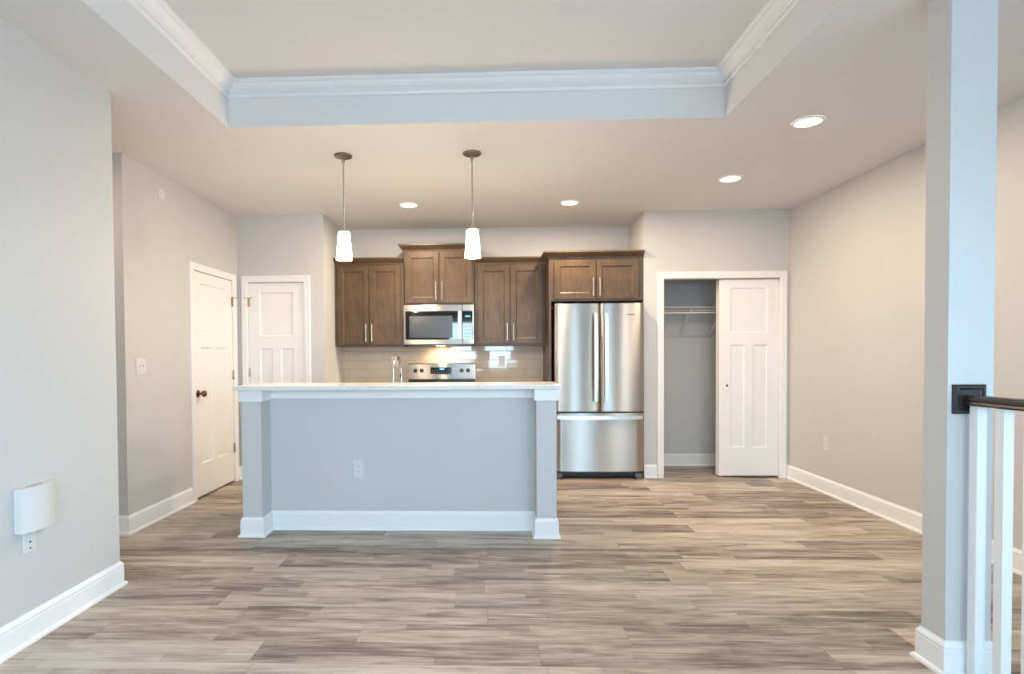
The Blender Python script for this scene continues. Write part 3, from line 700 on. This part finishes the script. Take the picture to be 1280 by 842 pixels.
# ------------------------------------------------------------------ closet shelf
sh = thing('wire_shelf', 'white wire closet shelf with hanging rod and diagonal braces', 'shelf', (2.3, 6.45, 1.5))
WIRE = mat('white_vinyl_wire', (.72, .70, .67), .4)
sx0, sx1, sy0, sy1, sz = XK+T+.004, XR-.004, 6.30, YK-.006, 1.775
def deck(bm):
    for y in (sy0, sy0+.10, sy1): tube(bm, [(sx0, y, sz), (sx1, y, sz)], .004, 8)
    tube(bm, [(sx0, sy0, sz-.035), (sx1, sy0, sz-.035)], .003, 8)
    x = sx0+.012
    while x < sx1:
        tube(bm, [(x, sy1, sz+.003), (x, sy0, sz+.003), (x, sy0, sz-.035)], .0018, 5); x += .0254
part('wire_deck', WIRE, sh, deck, True)
part('hanging_rod', WIRE, sh, lambda bm: tube(bm, [(sx0, sy0-.01, sz-.062), (sx1, sy0-.01, sz-.062)], .0085, 12), True)
for x in (2.17, 2.50):
    b = part('brace', WIRE, sh, lambda bm: tube(bm, [(x, sy0+.004, sz-.004), (x, sy0+.02, sz-.02), (x, YK-.012, 1.50), (x, YK-.006, 1.485)], .0065, 8), True)
    part('rod_hook', WIRE, b, lambda bm: tube(bm, [(x, sy0, sz-.03), (x, sy0-.022, sz-.045)]+[(x, sy0-.01+.016*cos(a), sz-.062+.016*sin(a)) for a in [pi*.8+k*.35 for k in range(9)]], .0055, 8), True)

# ------------------------------------------------------------------ stair rail and landing
rl = thing('stair_railing', 'dark wood handrail with square white balusters beside the column', 'railing', (1.866, 2.2, 0))
rs = part('rosette', ESPRESSO, rl, lambda bm: None or sweep(bm, [(1.806, 1.034), (1.926, 1.034), (1.926, 1.148), (1.806, 1.148)], [(0, 0), (0, -.014), (.006, -.020), (.014, -.020), (.018, -.014), (.024, -.012), (.024, 0)], True, f=lambda a, b, h: (a, CY0+h, b)))
part('rosette_face', ESPRESSO, rs, boxes((1.828, 1.904, CY0-.013, CY0-.0005, 1.056, 1.126)))
RY0 = .55
def rail(bm):
    P = [(-.029, 0), (.029, 0), (.031, .006), (.029, .014), (.031, .022), (.030, .031), (.022, .038), (-.022, .038), (-.030, .031), (-.031, .022), (-.029, .014), (-.031, .006)]
    prism(bm, P, RY0, CY0-.0135, lambda a, z, y: (1.868+a, y, 1.069+z))
part('handrail', ESPRESSO, rl, rail)
y = 2.263
while y > RY0:
    part('baluster', TRIM, rl, boxes((1.8475, 1.8845, y-.0185, y+.0185, .002, 1.0705), bev=.0015)); y -= .113
NOSE = ESPRESSO
struct('trim_9', NOSE, lambda bm: [box(bm, 1.885, XR-.001, 2.300, 2.335, -.025, .004, bev=.004), box(bm, 1.8845, 1.90, RY0-.6, 2.300, -.025, .004)], label='dark wood stair nosing at the edge of the floor')
struct('stair_flight', FLOOR, lambda bm: [box(bm, 1.90, XR-.001, 2.31-.27*(i+1), 2.334-.27*i, -.19*(i+1)-.19, -.19*(i+1)) for i in range(6)])
struct('wall_stairwell', WALL, boxes((1.885, 1.90, YR, 2.30, -1.5, -.026)))

# ------------------------------------------------------------------ ceiling lights
for (x, y, l) in ((2.012, 3.73, 'round recessed ceiling light closest to the column'), (2.012, 4.90, 'round recessed ceiling light in front of the closet'),
                  (-.771, 5.577, 'round recessed ceiling light above the raised microwave cabinet'), (.776, 5.582, 'round recessed ceiling light just before the refrigerator')):
    t = thing('ceiling_light', l, 'ceiling light', (x, y, HC), 'recessed ceiling lights')
    part('trim_ring', TRIM, t, lambda bm: lathe(bm, [(.076, -.001), (.076, -.006), (.080, -.008), (.092, -.005), (.095, -.0005)], (x, y, HC), 'Z', 40, caps=False), True)
    part('lens', LENS, t, lambda bm: lathe(bm, [(0, -.0045), (.077, -.0045), (.077, -.001), (0, -.001)], (x, y, HC), 'Z', 40), True)
    lamp('lamp', 'AREA', (x, y, HC-.012), CAN*(.9 if x > 1 else 1.9), t, .15)
t = thing('ceiling_light', 'unseen recessed ceiling light added to warm the side hallway', 'ceiling light', (-2.95, 3.2, HC), 'recessed ceiling lights')  # unseen fixture, added to warm the hallway wall
part('lens', LENS, t, lambda bm: lathe(bm, [(0, -.0045), (.077, -.0045), (.077, -.001), (0, -.001)], (-2.95, 3.2, HC), 'Z', 40), True)
lamp('lamp', 'AREA', (-2.95, 3.2, HC-.012), 6.0, t, .15)
for (x, y, z0, z1, l) in ((-1.052, 4.176, 1.972, 2.176, 'frosted white pendant light over the faucet end of the bar'), (-.117, 4.177, 1.977, 2.180, 'frosted white pendant light hanging in front of the microwave edge')):
    t = thing('pendant_light', l, 'pendant light', (x, y, HC), 'pendant lights over the bar')
    part('canopy', AGED, t, lambda bm: lathe(bm, [(0, -.0005), (.064, -.0005), (.066, -.006), (.062, -.014), (.040, -.022), (.014, -.026), (0, -.026)], (x, y, HC), 'Z', 36), True)
    part('swivel', NICKEL, t, lambda bm: lathe(bm, [(0, -.024), (.008, -.026), (.008, -.040), (.011, -.046), (.011, -.054), (.008, -.062), (.0055, -.066), (0, -.067)], (x, y, HC), 'Z', 20), True)
    part('rod', NICKEL, t, lambda bm: tube(bm, [(x, y, HC-.06), (x, y, z1+.03)], .0052, 12), True)
    part('socket_cap', NICKEL, t, lambda bm: lathe(bm, [(0, .036), (.010, .034), (.012, .012), (.026, .006), (.030, 0), (0, 0)], (x, y, z1), 'Z', 24), True)
    part('shade', SHADE, t, lambda bm: lathe(bm, [(.010, z1-.0005), (.036, z1-.0005), (.0425, z1-.006), (.0580, z0+.004), (.0575, z0), (.054, z0), (.039, z1-.010), (.010, z1-.006)], (x, y, 0), 'Z', 40, caps=False), True)
    lamp('bulb', 'POINT', (x, y, z0-.03), PEND, t, .045)
